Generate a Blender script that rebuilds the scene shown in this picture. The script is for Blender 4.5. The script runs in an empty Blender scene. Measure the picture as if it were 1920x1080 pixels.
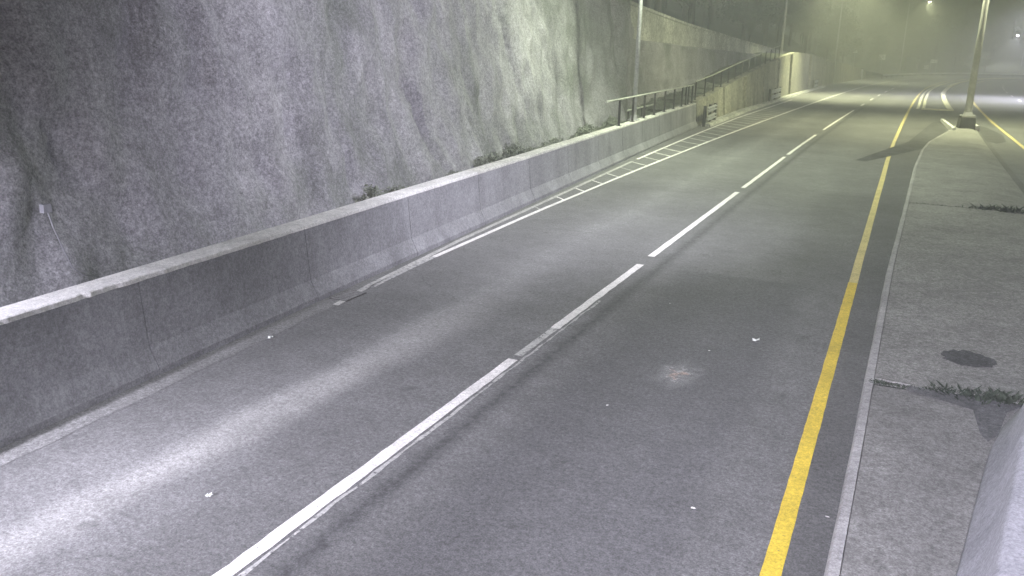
import bpy, math, random
from mathutils import Matrix, Vector, noise as mnoise
rnd = random.Random(912)
scene = bpy.context.scene
COL = scene.collection

# ------------------------------------------------------------------ camera
CAM_H = 3.8
def camera_matrix(yaw, pitch, roll):
    fwd = Vector((math.sin(yaw) * math.cos(pitch), math.cos(yaw) * math.cos(pitch), -math.sin(pitch)))
    right = Vector((math.cos(yaw), -math.sin(yaw), 0))
    up = right.cross(fwd)
    c, s = math.cos(roll), math.sin(roll)
    r2 = right * c + up * s
    u2 = up * c - right * s
    return Matrix(((r2.x, u2.x, -fwd.x, 0), (r2.y, u2.y, -fwd.y, 0), (r2.z, u2.z, -fwd.z, CAM_H), (0, 0, 0, 1)))
cam_data = bpy.data.cameras.new('camera')
cam = bpy.data.objects.new('camera', cam_data); COL.objects.link(cam)
cam_data.sensor_width = 36.0; cam_data.lens = 1550.0 / 1920.0 * 36.0
cam_data.clip_start = 0.1; cam_data.clip_end = 8000
cam.matrix_world = camera_matrix(math.radians(-24.905), math.radians(16.045), math.radians(1.2))
scene.camera = cam

# ------------------------------------------------------------------ night sky, faint moonlight, exposure
SUN_EL, SUN_ROT = math.radians(24), math.radians(150)
world = bpy.data.worlds.new('World'); scene.world = world; world.use_nodes = True
wn = world.node_tree; wn.nodes.clear()
sky = wn.nodes.new('ShaderNodeTexSky'); sky.sky_type = 'NISHITA'; sky.sun_disc = False
sky.sun_elevation = SUN_EL; sky.sun_rotation = SUN_ROT; sky.dust_density = 3.0; sky.ozone_density = 0.3
bg = wn.nodes.new('ShaderNodeBackground'); bg.inputs['Strength'].default_value = 0.026
wo = wn.nodes.new('ShaderNodeOutputWorld')
wn.links.new(sky.outputs[0], bg.inputs[0]); wn.links.new(bg.outputs[0], wo.inputs[0])
sun = bpy.data.lights.new('moonlight', 'SUN'); sun.energy = 0.02; sun.angle = math.radians(12); sun.color = (0.86, 0.88, 1.0)
so = bpy.data.objects.new('moonlight', sun); COL.objects.link(so)
d = Vector((math.sin(SUN_ROT) * math.cos(SUN_EL), math.cos(SUN_ROT) * math.cos(SUN_EL), math.sin(SUN_EL)))
so.rotation_euler = d.to_track_quat('Z', 'Y').to_euler()
scene.view_settings.view_transform = 'Standard'; scene.view_settings.look = 'None'
scene.view_settings.exposure = 1.85; scene.view_settings.gamma = 1.0
scene.view_settings.use_curve_mapping = False
scene.render.engine = 'CYCLES'
scene.cycles.use_denoising = True
scene.cycles.max_bounces = 5; scene.cycles.diffuse_bounces = 2; scene.cycles.glossy_bounces = 2
scene.cycles.volume_bounces = 0
scene.cycles.sample_clamp_indirect = 4.0

# ------------------------------------------------------------------ object helpers
class MB:
    """collects vertices and faces for one mesh"""
    def __init__(self): self.v = []; self.f = []; self.uv = []
    def quad(self, a, b, c, d, uv=None):
        n = len(self.v); self.v += [tuple(a), tuple(b), tuple(c), tuple(d)]; self.f.append((n, n+1, n+2, n+3))
        self.uv.append(uv)
    def poly(self, pts):
        n = len(self.v); self.v += [tuple(p) for p in pts]; self.f.append(tuple(range(n, n+len(pts)))); self.uv.append(None)
    def grid(self, rows, uvs=None):
        n = len(self.v); w = len(rows[0])
        for r in rows: self.v += [tuple(p) for p in r]
        for i in range(len(rows)-1):
            for j in range(w-1):
                self.f.append((n+i*w+j, n+i*w+j+1, n+(i+1)*w+j+1, n+(i+1)*w+j))
                self.uv.append(None if uvs is None else (uvs[i][j], uvs[i][j+1], uvs[i+1][j+1], uvs[i+1][j]))
    def box(self, c, s, rz=0.0, taper=1.0):
        cx, cy, cz = c; sx, sy, sz = s[0]/2, s[1]/2, s[2]/2
        co, si = math.cos(rz), math.sin(rz); n = len(self.v)
        for z, k in ((-sz, 1.0), (sz, taper)):
            for x, y in ((-sx, -sy), (sx, -sy), (sx, sy), (-sx, sy)):
                x, y = x*k, y*k
                self.v.append((cx + x*co - y*si, cy + x*si + y*co, cz + z))
        for q in ((3,2,1,0), (4,5,6,7), (0,1,5,4), (1,2,6,5), (2,3,7,6), (3,0,4,7)):
            self.f.append(tuple(n+i for i in q)); self.uv.append(None)
    def tube(self, pts, rad, seg=8, cap=True):
        pts = [Vector(p) for p in pts]; rings = []
        if not isinstance(rad, (list, tuple)): rad = [rad]*len(pts)
        for i, p in enumerate(pts):
            t = (pts[min(i+1, len(pts)-1)] - pts[max(i-1, 0)]).normalized()
            a = t.cross(Vector((0, 0, 1)))
            if a.length < 1e-4: a = Vector((1, 0, 0))
            a.normalize(); b = t.cross(a).normalized()
            rings.append([p + (a*math.cos(2*math.pi*k/seg) + b*math.sin(2*math.pi*k/seg))*rad[i] for k in range(seg)])
        n = len(self.v)
        for r in rings: self.v += [tuple(p) for p in r]
        for i in range(len(rings)-1):
            for k in range(seg):
                k2 = (k+1) % seg
                self.f.append((n+i*seg+k, n+i*seg+k2, n+(i+1)*seg+k2, n+(i+1)*seg+k)); self.uv.append(None)
        if cap:
            self.f.append(tuple(n+k for k in range(seg))[::-1]); self.uv.append(None)
            m = n+(len(rings)-1)*seg; self.f.append(tuple(m+k for k in range(seg))); self.uv.append(None)
    def extrude(self, profile_rows):
        """closed prism from a list of equally long cross-sections (each a ring of points)"""
        n = len(self.v); w = len(profile_rows[0])
        for r in profile_rows: self.v += [tuple(p) for p in r]
        for i in range(len(profile_rows)-1):
            for k in range(w):
                k2 = (k+1) % w
                self.f.append((n+i*w+k, n+(i+1)*w+k, n+(i+1)*w+k2, n+i*w+k2)); self.uv.append(None)
        self.f.append(tuple(n+k for k in range(w))); self.uv.append(None)
        m = n+(len(profile_rows)-1)*w; self.f.append(tuple(m+k for k in range(w))[::-1]); self.uv.append(None)
    def mesh(self, name, mat, smooth=False):
        me = bpy.data.meshes.new(name); me.from_pydata(self.v, [], self.f)
        if any(u is not None for u in self.uv):
            lay = me.uv_layers.new(name='UVMap'); k = 0
            for fi, f in enumerate(self.f):
                u = self.uv[fi]
                for j in range(len(f)):
                    lay.data[k].uv = u[j] if u is not None else (0, 0); k += 1
        if mat: me.materials.append(mat)
        if smooth: me.polygons.foreach_set('use_smooth', [True]*len(me.polygons))
        me.update(); return me
    def build(self, name, mat, parent=None, smooth=False):
        return link(name, self.mesh(name, mat, smooth), parent)

def link(name, data, parent=None, loc=None):
    o = bpy.data.objects.new(name, data); COL.objects.link(o)
    if loc is not None: o.location = loc
    if parent is not None:
        o.parent = parent
        o.matrix_parent_inverse = Matrix.Translation(-Vector(parent.location)) if parent.location.length and loc is None else Matrix()
    return o
def tag(o, label, cat, group=None):
    o['label'] = label; o['category'] = cat
    if group: o['group'] = group
    return o
def struct(o): o['kind'] = 'structure'; return o
def stuff(o): o['kind'] = 'stuff'; return o
def thing(name, label, cat, loc=(0, 0, 0), group=None):
    o = link(name, None, None, loc); return tag(o, label, cat, group)

# ------------------------------------------------------------------ materials
def N(nt, t, **kw):
    n = nt.nodes.new(t)
    for k, v in kw.items():
        if k in n.inputs: n.inputs[k].default_value = v
        else: setattr(n, k, v)
    return n
class Mat:
    def __init__(self, name, rough=0.85, spec=0.3):
        self.m = bpy.data.materials.new(name); self.m.use_nodes = True
        self.nt = self.m.node_tree; self.nt.nodes.clear()
        self.out = N(self.nt, 'ShaderNodeOutputMaterial'); self.b = N(self.nt, 'ShaderNodeBsdfPrincipled')
        self.b.inputs['Roughness'].default_value = rough; self.b.inputs['Specular IOR Level'].default_value = spec
        self.L(self.b.outputs[0], self.out.inputs[0])
        self.tc = N(self.nt, 'ShaderNodeNewGeometry')
        self.pos = self.tc.outputs['Position']
    def L(self, a, b): self.nt.links.new(a, b)
    def noise(self, scale, detail=3, rough=0.55, vec=None, stretch=None):
        v = vec if vec is not None else self.pos
        if stretch:
            mp = N(self.nt, 'ShaderNodeMapping'); mp.inputs['Scale'].default_value = stretch; self.L(v, mp.inputs[0]); v = mp.outputs[0]
        n = N(self.nt, 'ShaderNodeTexNoise', Scale=scale, Detail=detail, Roughness=rough); self.L(v, n.inputs['Vector'])
        return n.outputs['Fac']
    def ramp(self, fac, stops):
        r = N(self.nt, 'ShaderNodeValToRGB'); el = r.color_ramp.elements
        while len(el) < len(stops): el.new(0.5)
        for e, (p, c) in zip(el, stops):
            e.position = p; e.color = (*(c if isinstance(c, (tuple, list)) else (c, c, c)), 1)
        self.L(fac, r.inputs[0]); return r.outputs[0]
    def math(self, op, a, b=None, clamp=False):
        n = N(self.nt, 'ShaderNodeMath', operation=op); n.use_clamp = clamp
        for i, x in enumerate((a, b)):
            if x is None: continue
            if isinstance(x, (int, float)): n.inputs[i].default_value = x
            else: self.L(x, n.inputs[i])
        return n.outputs[0]
    def mix(self, fac, a, b, mode='MIX'):
        n = N(self.nt, 'ShaderNodeMix', data_type='RGBA', blend_type=mode)
        for i, x in ((0, fac), (6, a), (7, b)):
            if isinstance(x, (int, float)): n.inputs[i].default_value = x
            elif isinstance(x, (tuple, list)): n.inputs[i].default_value = (*x, 1)
            else: self.L(x, n.inputs[i])
        return n.outputs[2]
    def bump(self, h, strength=0.3, dist=0.02):
        n = N(self.nt, 'ShaderNodeBump', Strength=strength, Distance=dist); self.L(h, n.inputs['Height']); self.L(n.outputs[0], self.b.inputs['Normal'])
    def cracks(self, c, scale, width, mask):
        nz = N(self.nt, 'ShaderNodeTexNoise', Scale=1.6, Detail=5.0); self.L(self.pos, nz.inputs['Vector'])
        ad = N(self.nt, 'ShaderNodeVectorMath', operation='MULTIPLY_ADD'); self.L(nz.outputs['Color'], ad.inputs[0]); ad.inputs[1].default_value = (.7, .7, .7); self.L(self.pos, ad.inputs[2])
        vo = N(self.nt, 'ShaderNodeTexVoronoi', feature='DISTANCE_TO_EDGE', Scale=scale); self.L(ad.outputs[0], vo.inputs['Vector'])
        ln = self.ramp(vo.outputs['Distance'], [(0.0, 1.0), (width, 0.0)])
        mk = self.ramp(self.noise(0.23, 2), [(mask-0.03, 0.0), (mask+0.03, 1.0)])
        return self.mix(self.math('MULTIPLY', self.math('MULTIPLY', ln, mk), 0.35), c, (0.035, 0.035, 0.037))
    def color(self, c):
        if isinstance(c, (tuple, list)): self.b.inputs['Base Color'].default_value = (*c, 1)
        else: self.L(c, self.b.inputs['Base Color'])
        return self
    def grain(self, c, amount=0.35, scale=70):
        """mineral speckle, coarse and fine"""
        g = self.ramp(self.noise(scale, 2, 0.75), [(0.3, 1-amount), (0.5, 1.0), (0.7, 1+amount)])
        g2 = self.ramp(self.noise(scale*0.36, 2, 0.75), [(0.3, 1-amount*0.85), (0.5, 1.0), (0.7, 1+amount*0.85)])
        g3 = self.ramp(self.noise(scale*0.11, 2, 0.75), [(0.3, 1-amount*0.3), (0.5, 1.0), (0.7, 1+amount*0.3)])
        return self.mix(1.0, self.mix(1.0, self.mix(1.0, c, g, 'MULTIPLY'), g2, 'MULTIPLY'), g3, 'MULTIPLY')

def simple(name, col, rough=0.8, spec=0.3, grain=0.25, scale=40, blotch=0.25, metallic=0.0, bscale=1.3, bump=0.0):
    m = Mat(name, rough, spec)
    c = m.mix(m.ramp(m.noise(bscale, 4), [(0.35, 0.0), (0.65, 1.0)]), tuple(x*(1-blotch) for x in col), tuple(min(1, x*(1+blotch)) for x in col))
    c = m.grain(c, grain, scale); m.color(c)
    m.b.inputs['Metallic'].default_value = metallic
    if bump: m.bump(m.noise(scale, 3), bump, 0.01)
    return m.m

def asphalt(name, base, path_marks=True):
    m = Mat(name, 0.78, 0.35)
    big = m.ramp(m.noise(0.35, 4), [(0.3, 0.84), (0.7, 1.16)])
    c = m.mix(1.0, base, big, 'MULTIPLY')
    mid = m.ramp(m.noise(2.2, 5, 0.6), [(0.3, 0.88), (0.7, 1.12)])
    c = m.mix(1.0, c, mid, 'MULTIPLY')
    if path_marks:
        uvn = N(m.nt, 'ShaderNodeUVMap'); sep = N(m.nt, 'ShaderNodeSeparateXYZ'); m.L(uvn.outputs[0], sep.inputs[0])
        wob = m.math('MULTIPLY', m.math('SUBTRACT', m.noise(0.8, 3), 0.5), 0.35)
        u = m.math('ADD', sep.outputs[0], wob); v = sep.outputs[1]
        # polished lighter strip along the middle of each lane, darker wheel tracks
        un = m.math('DIVIDE', m.math('ADD', u, 4.2), 9.0)
        def s(x): return (x+4.2)/9.0
        prof = m.ramp(un, [(s(-3.7), 1.06), (s(-2.9), 0.93), (s(-2.2), 1.08), (s(-1.75), 1.30), (s(-1.3), 1.1), (s(-0.7), 0.98), (s(0.2), 1.02),
                           (s(0.9), 0.93), (s(1.9), 1.10), (s(2.7), 0.98), (s(3.55), 1.0), (s(3.8), 0.74), (s(4.6), 0.72)])
        c = m.mix(1.0, c, prof, 'MULTIPLY')
        # dark sealed joint beside the lane line
        wn_ = m.math('MULTIPLY', m.math('SUBTRACT', m.noise(3.0, 3), 0.5), 0.10)
        us = m.math('ADD', sep.outputs[0], wn_)
        band = m.math('SUBTRACT', 1.0, m.math('DIVIDE', m.math('ABSOLUTE', m.math('SUBTRACT', us, 0.37)), 0.17), True)
        rag = m.ramp(m.noise(9, 4, 0.7), [(0.35, 0.35), (0.65, 1.0)])
        c = m.mix(m.math('MULTIPLY', band, rag), c, (base[0]*0.32, base[1]*0.32, base[2]*0.34))
        # older darker surfacing of the inner lane up to a cut joint
        e1 = m.math('SUBTRACT', 14.7, m.math('ADD', v, m.math('MULTIPLY', wob, 0.6)))
        st = m.math('MULTIPLY', e1, 6.0, True)
        inl = m.math('MULTIPLY', m.math('MULTIPLY', m.math('SUBTRACT', u, 0.75), 3, True), m.math('MULTIPLY', m.math('SUBTRACT', 3.1, u), 3, True))
        c = m.mix(m.math('MULTIPLY', m.math('MULTIPLY', st, inl), 0.5), c, (base[0]*0.62, base[1]*0.62, base[2]*0.66))
    c = m.cracks(c, 0.22, 0.0045, 0.56)
    drip = m.ramp(m.noise(2.6, 2, 0.5), [(0.69, 0.0), (0.74, 0.45)])
    c = m.mix(drip, c, (base[0]*0.4, base[1]*0.4, base[2]*0.4))
    c = m.grain(c, 0.42, 62)
    chip = m.ramp(m.noise(130, 1), [(0.70, 0.0), (0.78, 1.0)])
    c = m.mix(m.math('MULTIPLY', chip, 0.5), c, (0.34, 0.34, 0.33))
    m.color(c); m.bump(m.noise(90, 3, 0.7), 0.5, 0.012)
    return m.m

def concrete(name, col, streak=0.3, grain=0.32, scale=55, low_shade=None, stretch=(1.2, 1.2, 0.12)):
    m = Mat(name, 0.9, 0.2)
    c = m.mix(1.0, col, m.ramp(m.noise(0.6, 5, 0.6), [(0.3, 0.78), (0.7, 1.2)]), 'MULTIPLY')
    c = m.mix(1.0, c, m.ramp(m.noise(2.2, 4, 0.6, stretch=stretch), [(0.32, 1-streak), (0.6, 1+streak*0.5)]), 'MULTIPLY')
    if low_shade:      # shade painted low on the face, its upper edge uneven
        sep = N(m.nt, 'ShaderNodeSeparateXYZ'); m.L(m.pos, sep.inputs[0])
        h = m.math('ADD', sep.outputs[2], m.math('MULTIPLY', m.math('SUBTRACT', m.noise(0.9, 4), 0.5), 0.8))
        far = m.math('MULTIPLY', m.math('SUBTRACT', 10.5, sep.outputs[1]), 0.16, True)      # the painted shade is strongest at the near end
        k = m.math('MULTIPLY', m.math('SUBTRACT', m.math('ADD', m.math('MULTIPLY', far, 1.0), low_shade), h), 1.9, True)
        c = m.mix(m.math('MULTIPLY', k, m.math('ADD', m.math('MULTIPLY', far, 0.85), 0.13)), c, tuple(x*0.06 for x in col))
    c = m.grain(c, grain, scale); m.color(c); m.bump(m.noise(scale*0.6, 4, 0.7), 0.35, 0.012)
    return m.m

def paint(name, col, worn=0.38, under=(0.12, 0.12, 0.12)):
    m = Mat(name, 0.7, 0.3)
    w = m.ramp(m.noise(14, 5, 0.7), [(worn-0.06, 1.0), (worn+0.05, 0.0)])
    w2 = m.ramp(m.noise(1.7, 4), [(0.3, 0.82), (0.7, 1.08)])
    c = m.mix(w, m.mix(1.0, col, w2, 'MULTIPLY'), under)
    c = m.grain(c, 0.2, 60); m.color(c); m.bump(m.noise(80, 2), 0.25, 0.006); return m.m

def rock_mat():
    m = Mat('rock', 0.95, 0.15)
    c = m.ramp(m.noise(0.5, 5, 0.6, stretch=(1, 1, 0.35)), [(0.28, (0.25, 0.246, 0.262)), (0.5, (0.31, 0.305, 0.322)), (0.72, (0.37, 0.362, 0.375))])
    st = m.ramp(m.noise(0.9, 5, 0.65, stretch=(1.2, 1.2, 0.09)), [(0.3, 0.76), (0.52, 1.0), (0.72, 1.25)])
    c = m.mix(1.0, c, st, 'MULTIPLY')
    moss = m.ramp(m.noise(0.28, 4), [(0.5, 0.0), (0.68, 0.6)])
    c = m.mix(moss, c, (0.10, 0.12, 0.085))
    c = m.grain(c, 0.38, 34); m.color(c); m.bump(m.noise(9, 6, 0.75), 0.4, 0.06); return m.m

def leaf_mat(name, a, b):
    m = Mat(name, 0.75, 0.2)
    oi = N(m.nt, 'ShaderNodeObjectInfo')
    c = m.mix(m.ramp(m.noise(0.9, 3), [(0.3, 0.0), (0.7, 1.0)]), a, b)
    c = m.mix(1.0, c, m.ramp(oi.outputs['Random'], [(0, 0.75), (1, 1.25)]), 'MULTIPLY')
    m.color(c); return m.m

M = {}
M['asphalt'] = asphalt('asphalt', (0.158, 0.156, 0.156))
M['asphalt_far'] = asphalt('asphalt_opposite', (0.15, 0.15, 0.153), False)
M['dark_asphalt'] = simple('dark_asphalt', (0.085, 0.085, 0.087), 0.9, 0.2, 0.5, 60)
M['barrier'] = concrete('barrier_concrete', (0.28, 0.278, 0.292), 0.16, 0.26, 50, low_shade=0.0, stretch=(.8, .8, 0.15))
M['coping'] = concrete('coping_concrete', (0.74, 0.725, 0.70), 0.12, 0.22, 60)  # pale tone also carries the light falling on the barrier top
M['coping_less_lit'] = concrete('less_lit_coping_concrete', (0.56, 0.55, 0.51), 0.15, 0.3, 40)  # darker copy: weaker light beyond the near stretch is put into the colour
M['gutter'] = concrete('gutter_dust', (0.20, 0.198, 0.195), 0.05, 0.4, 60)
M['slab'] = concrete('slab_concrete', (0.245, 0.24, 0.228), 0.12, 0.42, 60)
M['slab_new'] = concrete('slab_concrete_pale', (0.215, 0.21, 0.202), 0.12, 0.36, 60)
M['kerb'] = concrete('kerb_concrete', (0.36, 0.35, 0.345), 0.1, 0.25, 60)
M['end_wall'] = concrete('end_wall_concrete', (0.40, 0.395, 0.43), 0.15, 0.22, 60, stretch=(1.0, 1.0, 0.3))
M['wall_old'] = concrete('weathered_wall_concrete', (0.28, 0.272, 0.215), 0.3, 0.55, 14, stretch=(.35, .35, 0.10))
M['wall_pale'] = concrete('pale_wall_concrete', (0.43, 0.43, 0.39), 0.3, 0.45, 14, stretch=(.3, .3, 0.12))
M['buttress'] = concrete('pale_buttress_concrete', (0.33, 0.325, 0.27), 0.3, 0.4, 14)
M['white'] = paint('white_road_paint', (0.86, 0.83, 0.80), 0.33)
M['white_old'] = paint('worn_white_road_paint', (0.52, 0.51, 0.49), 0.42)
M['white_faint'] = paint('nearly_worn_off_white_paint', (0.52, 0.51, 0.5), 0.45)
M['yellow'] = paint('yellow_road_paint', (0.72, 0.53, 0.06), 0.32)
M['yellow_lamplit'] = paint('lamplit_yellow_road_paint', (0.66, 0.55, 0.24), 0.34)  # paling of the yellow under sodium light is put into the paint colour
M['cream'] = paint('cream_kerb_paint', (0.64, 0.62, 0.47), 0.33)
M['rock'] = rock_mat()
M['soil'] = simple('soil', (0.075, 0.08, 0.06), 0.95, 0.1, 0.5, 25, 0.4, bscale=0.6, bump=0.5)
M['steel'] = simple('galvanised_steel', (0.42, 0.43, 0.43), 0.5, 0.5, 0.15, 30, 0.12, 0.35)
M['pole'] = simple('pole_steel', (0.46, 0.46, 0.47), 0.55, 0.4, 0.2, 30, 0.15, 0.2)
M['dark_steel'] = simple('rusty_dark_steel', (0.05, 0.047, 0.043), 0.7, 0.3, 0.3, 30)
M['rail'] = simple('pale_pipe', (0.42, 0.43, 0.37), 0.5, 0.4, 0.15, 30)
M['sign'] = simple('sign_face', (0.82, 0.83, 0.80), 0.5, 0.4, 0.08, 30, 0.06)
M['lamp_body'] = simple('lamp_housing', (0.16, 0.16, 0.16), 0.5, 0.4, 0.1, 30)
M['cable'] = simple('pale_cable', (0.30, 0.30, 0.33), 0.6, 0.3, 0.1, 30)
M['paper'] = simple('paper', (0.72, 0.74, 0.70), 0.8, 0.2, 0.1, 40, 0.05)
M['orange'] = simple('orange_scrape', (0.62, 0.36, 0.24), 0.9, 0.2, 0.4, 60)
M['pale_spill'] = simple('pale_spill', (0.5, 0.5, 0.48), 0.9, 0.2, 0.5, 60)
M['bark'] = simple('bark', (0.07, 0.06, 0.05), 0.95, 0.1, 0.3, 20)
M['leaf'] = leaf_mat('leaves', (0.045, 0.062, 0.036), (0.09, 0.11, 0.065))
M['leaf_low'] = leaf_mat('creeper_leaves', (0.20, 0.22, 0.18), (0.28, 0.295, 0.245))
M['weed'] = leaf_mat('weeds', (0.03, 0.042, 0.03), (0.06, 0.07, 0.05))
def emitter(name, col, s):
    m = bpy.data.materials.new(name); m.use_nodes = True; nt = m.node_tree; nt.nodes.clear()
    e = N(nt, 'ShaderNodeEmission', Strength=s); e.inputs[0].default_value = (*col, 1)
    o = N(nt, 'ShaderNodeOutputMaterial'); nt.links.new(e.outputs[0], o.inputs[0]); return m
SODIUM = (0.97, 1.0, 0.58); MERCURY = (0.90, 1.0, 0.72); WHITE_L = (0.86, 0.84, 1.0)
M['lens_sodium'] = emitter('lens_sodium', SODIUM, 14.0)
M['lens_mercury'] = emitter('lens_mercury', MERCURY, 14.0)
M['lens_bright'] = emitter('lens_bright', WHITE_L, 60.0)
M['lens_white'] = emitter('lens_white', WHITE_L, 6.0)

# ------------------------------------------------------------------ the road's course (lane line), heading in degrees by distance
HEAD = [(-40, 0), (33, 0), (45, .75), (80, 1.2), (100, 1.6), (115, 2.3), (130, 3.2), (157, 5.3), (180, 7.8), (200, 12.5), (215, 20), (228, 34),
        (240, 56), (252, 78), (266, 89), (330, 93), (520, 95)]
def lerp_table(t, x):
    if x <= t[0][0]: return t[0][1]
    for (a, ya), (b, yb) in zip(t, t[1:]):
        if x <= b: return ya + (yb-ya)*(x-a)/(b-a)
    return t[-1][1]
PATH = []
px, py, s = -4.14, -20.0, -20.0
while s < 500:
    h = math.radians(lerp_table(HEAD, s)); PATH.append((s, px, py, h))
    px += math.sin(h)*0.5; py += math.cos(h)*0.5; s += 0.5
def P(off, s, z=0.0):
    i = max(0, min(len(PATH)-1, int(round((s+20)*2)))); q = PATH[i]; ds = s-q[0]
    x = q[1]+math.sin(q[3])*ds; y = q[2]+math.cos(q[3])*ds
    return Vector((x+math.cos(q[3])*off, y-math.sin(q[3])*off, z))
def srange(a, b, step):
    n = max(1, int(math.ceil((b-a)/step))); return [a+(b-a)*i/n for i in range(n+1)]
def auto_s(a, b): 
    out = []; x = a
    while x < b:
        out.append(x); x += 1.0 if x < 60 else (2.0 if x < 190 else 1.5)
    return out+[b]

# base line along the foot of the walls on the outer side
def BX(y): return -7.5-0.0665*(y-4.5)
OUT = [(-30, BX(-30)), (46, BX(46)), (60, -10.75), (82, -10.95), (111, -10.95), (128, -10.6), (141, -10.1), (158, -9.2), (175, -8.0)]
BASE = [Vector((BX(y), y, 0)) for y in range(-16, 46, 2)]
BASE += [Vector((lerp_table(OUT, y), y, 0)) for y in range(46, 176, 3)]
BASE += [P(-8.9, q) for q in range(178, 440, 4)]
acc = [0.0]
for a, b in zip(BASE, BASE[1:]): acc.append(acc[-1]+(b-a).length)
def base_at(i):
    a = BASE[max(i-1, 0)]; b = BASE[min(i+1, len(BASE)-1)]; t = (b-a).normalized()
    return BASE[i], Vector((-t.y, t.x, 0))      # point and the normal pointing away from the road
def left_of(y, dl, z=0.0):
    """point beside the straight part, dl metres behind the foot of the barrier or wall"""
    return Vector((lerp_table(OUT, y)-dl, y, z))

# ------------------------------------------------------------------ ground and roads
mb = MB(); R_ = 1500
mb.poly([(-R_, -R_, -0.06), (R_, -R_, -0.06), (R_, R_, -0.06), (-R_, R_, -0.06)])
struct(mb.build('ground', M['soil']))
def strip(mb, offs, slist, z=0.0, foff=None):
    rows, uvs = [], []
    for q in slist:
        rows.append([P(o, q, z) for o in offs]); uvs.append([(o, q) for o in offs])
    mb.grid(rows[::-1], uvs[::-1])
mb = MB(); strip(mb, [-10.5, -6, -3, 0, 3, 5.5, 7.8], auto_s(-18, 440)); road = struct(mb.build('road', M['asphalt']))
mb = MB(); strip(mb, [7.8, 10, 13, 17.6], auto_s(-18, 440)); opp = struct(mb.build('opposite_carriageway', M['asphalt_far']))
def line(parent, name, off, w, s0, s1, mat, z=0.005, seed=0, jag=0.006):
    """painted stripe along the road, with slightly uneven edges"""
    r = random.Random(seed); mb = MB(); rows = []
    step = 0.16 if s1 < 20 else (0.4 if s1 < 60 else 2.0)
    for q in srange(s0, s1, step):
        o = off(q) if callable(off) else off
        rows.append([P(o-w/2+r.uniform(-jag, jag), q, z), P(o+w/2+r.uniform(-jag, jag), q, z)])
    mb.grid(rows[::-1]); return mb.build(name, mat, parent)
# lane line: long renewed stripes with short breaks, older thinner paint between
for k, (a, b, w, mt) in enumerate([(-6, 9.0, .135, 'white'), (9.15, 10.4, .11, 'white_old'), (10.4, 14.6, .135, 'white'), (15.3, 24.2, .135, 'white'),
        (25.1, 34.0, .125, 'white'), (34.9, 44.8, .13, 'white'), (48.2, 68, .13, 'white'), (75, 78.4, .16, 'white'), (85.5, 89, .16, 'white'),
        (96, 100, .16, 'white'), (107, 111, .16, 'white'), (119, 123, .16, 'white'), (131, 135, .16, 'white'), (143, 147, .16, 'white'), (155, 159, .16, 'white')]):
    line(road, 'lane_stripe', 0.0, w, a, b, M[mt], seed=k)
line(road, 'lane_old_stripe', 0.115, .035, -4, 12, M['white_old'], seed=77, jag=0.014).name = 'old_stripe'  # strip of older white paint beside the renewed lane line
line(road, 'yellow_line', 3.67, .15, -6, 15.2, M['yellow'], seed=3, jag=.003)
line(road, 'yellow_line', 3.67, .145, 15.2, 60, M['yellow_lamplit'], seed=2, jag=.004)
line(road, 'yellow_line', 3.67, .17, 60, 215, M['yellow_lamplit'], seed=4)
EDGE = [(10.2, -3.42), (11.5, -3.52), (13, -3.62), (18, -3.78), (26, -3.87), (60, -3.86), (240, -3.86)]
line(road, 'edge_line', lambda q: lerp_table(EDGE, q), .11, 13.2, 60, M['white'], seed=5)
line(road, 'edge_line', lambda q: lerp_table(EDGE, q), .10, 10.9, 13.2, M['white_faint'], seed=55)
line(road, 'edge_line', -3.86, .16, 60, 225, M['white'], seed=6)
OUTER = [(9.5, -3.33), (11, -3.56), (14.6, -3.88), (19, -4.12), (23.5, -4.38), (28.8, -4.68), (40.5, -5.18), (53.4, -5.7), (72, -6.05), (80, -6.2)]
line(road, 'edge_line', lambda q: lerp_table(OUTER, q), .11, 9.8, 29.2, M['white_old'], seed=7)
line(road, 'edge_line', lambda q: lerp_table(OUTER, q), .12, 29.9, 80, M['white'], seed=8)
y = 18.96
for k in range(34):                                            # hatched shoulder, one bar after another
    oa, ob = lerp_table(OUTER, y)+.05, lerp_table(EDGE, y)-.05
    a, b = P(oa, y, .005), P(ob, y-0.95*abs(ob-oa), .005); t = Vector((0, 0.045 if k < 8 else 0.06, 0))
    mb = MB(); mid = (a+b)/2+Vector((0, rnd.uniform(-.03, .03), 0)); mb.quad(a-t, mid-t, mid+t, a+t); mb.quad(mid-t, b-t, b+t, mid+t)
    mb.build('hatch_bar', M['white'] if k % 5 else M['white_old'], road)
    y += 1.68
# dusty gutter in front of the barrier
mb = MB(); rows = []
for q in srange(-12, 12.5, .3):
    w = .34*min(1, (12.6-q)/3)+rnd.uniform(-.015, .015); rows.append([(BX(q)-.02, q, .004), (BX(q)+w, q, .004)])
mb.grid(rows[::-1]); mb.build('gutter', M['gutter'], road)
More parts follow.
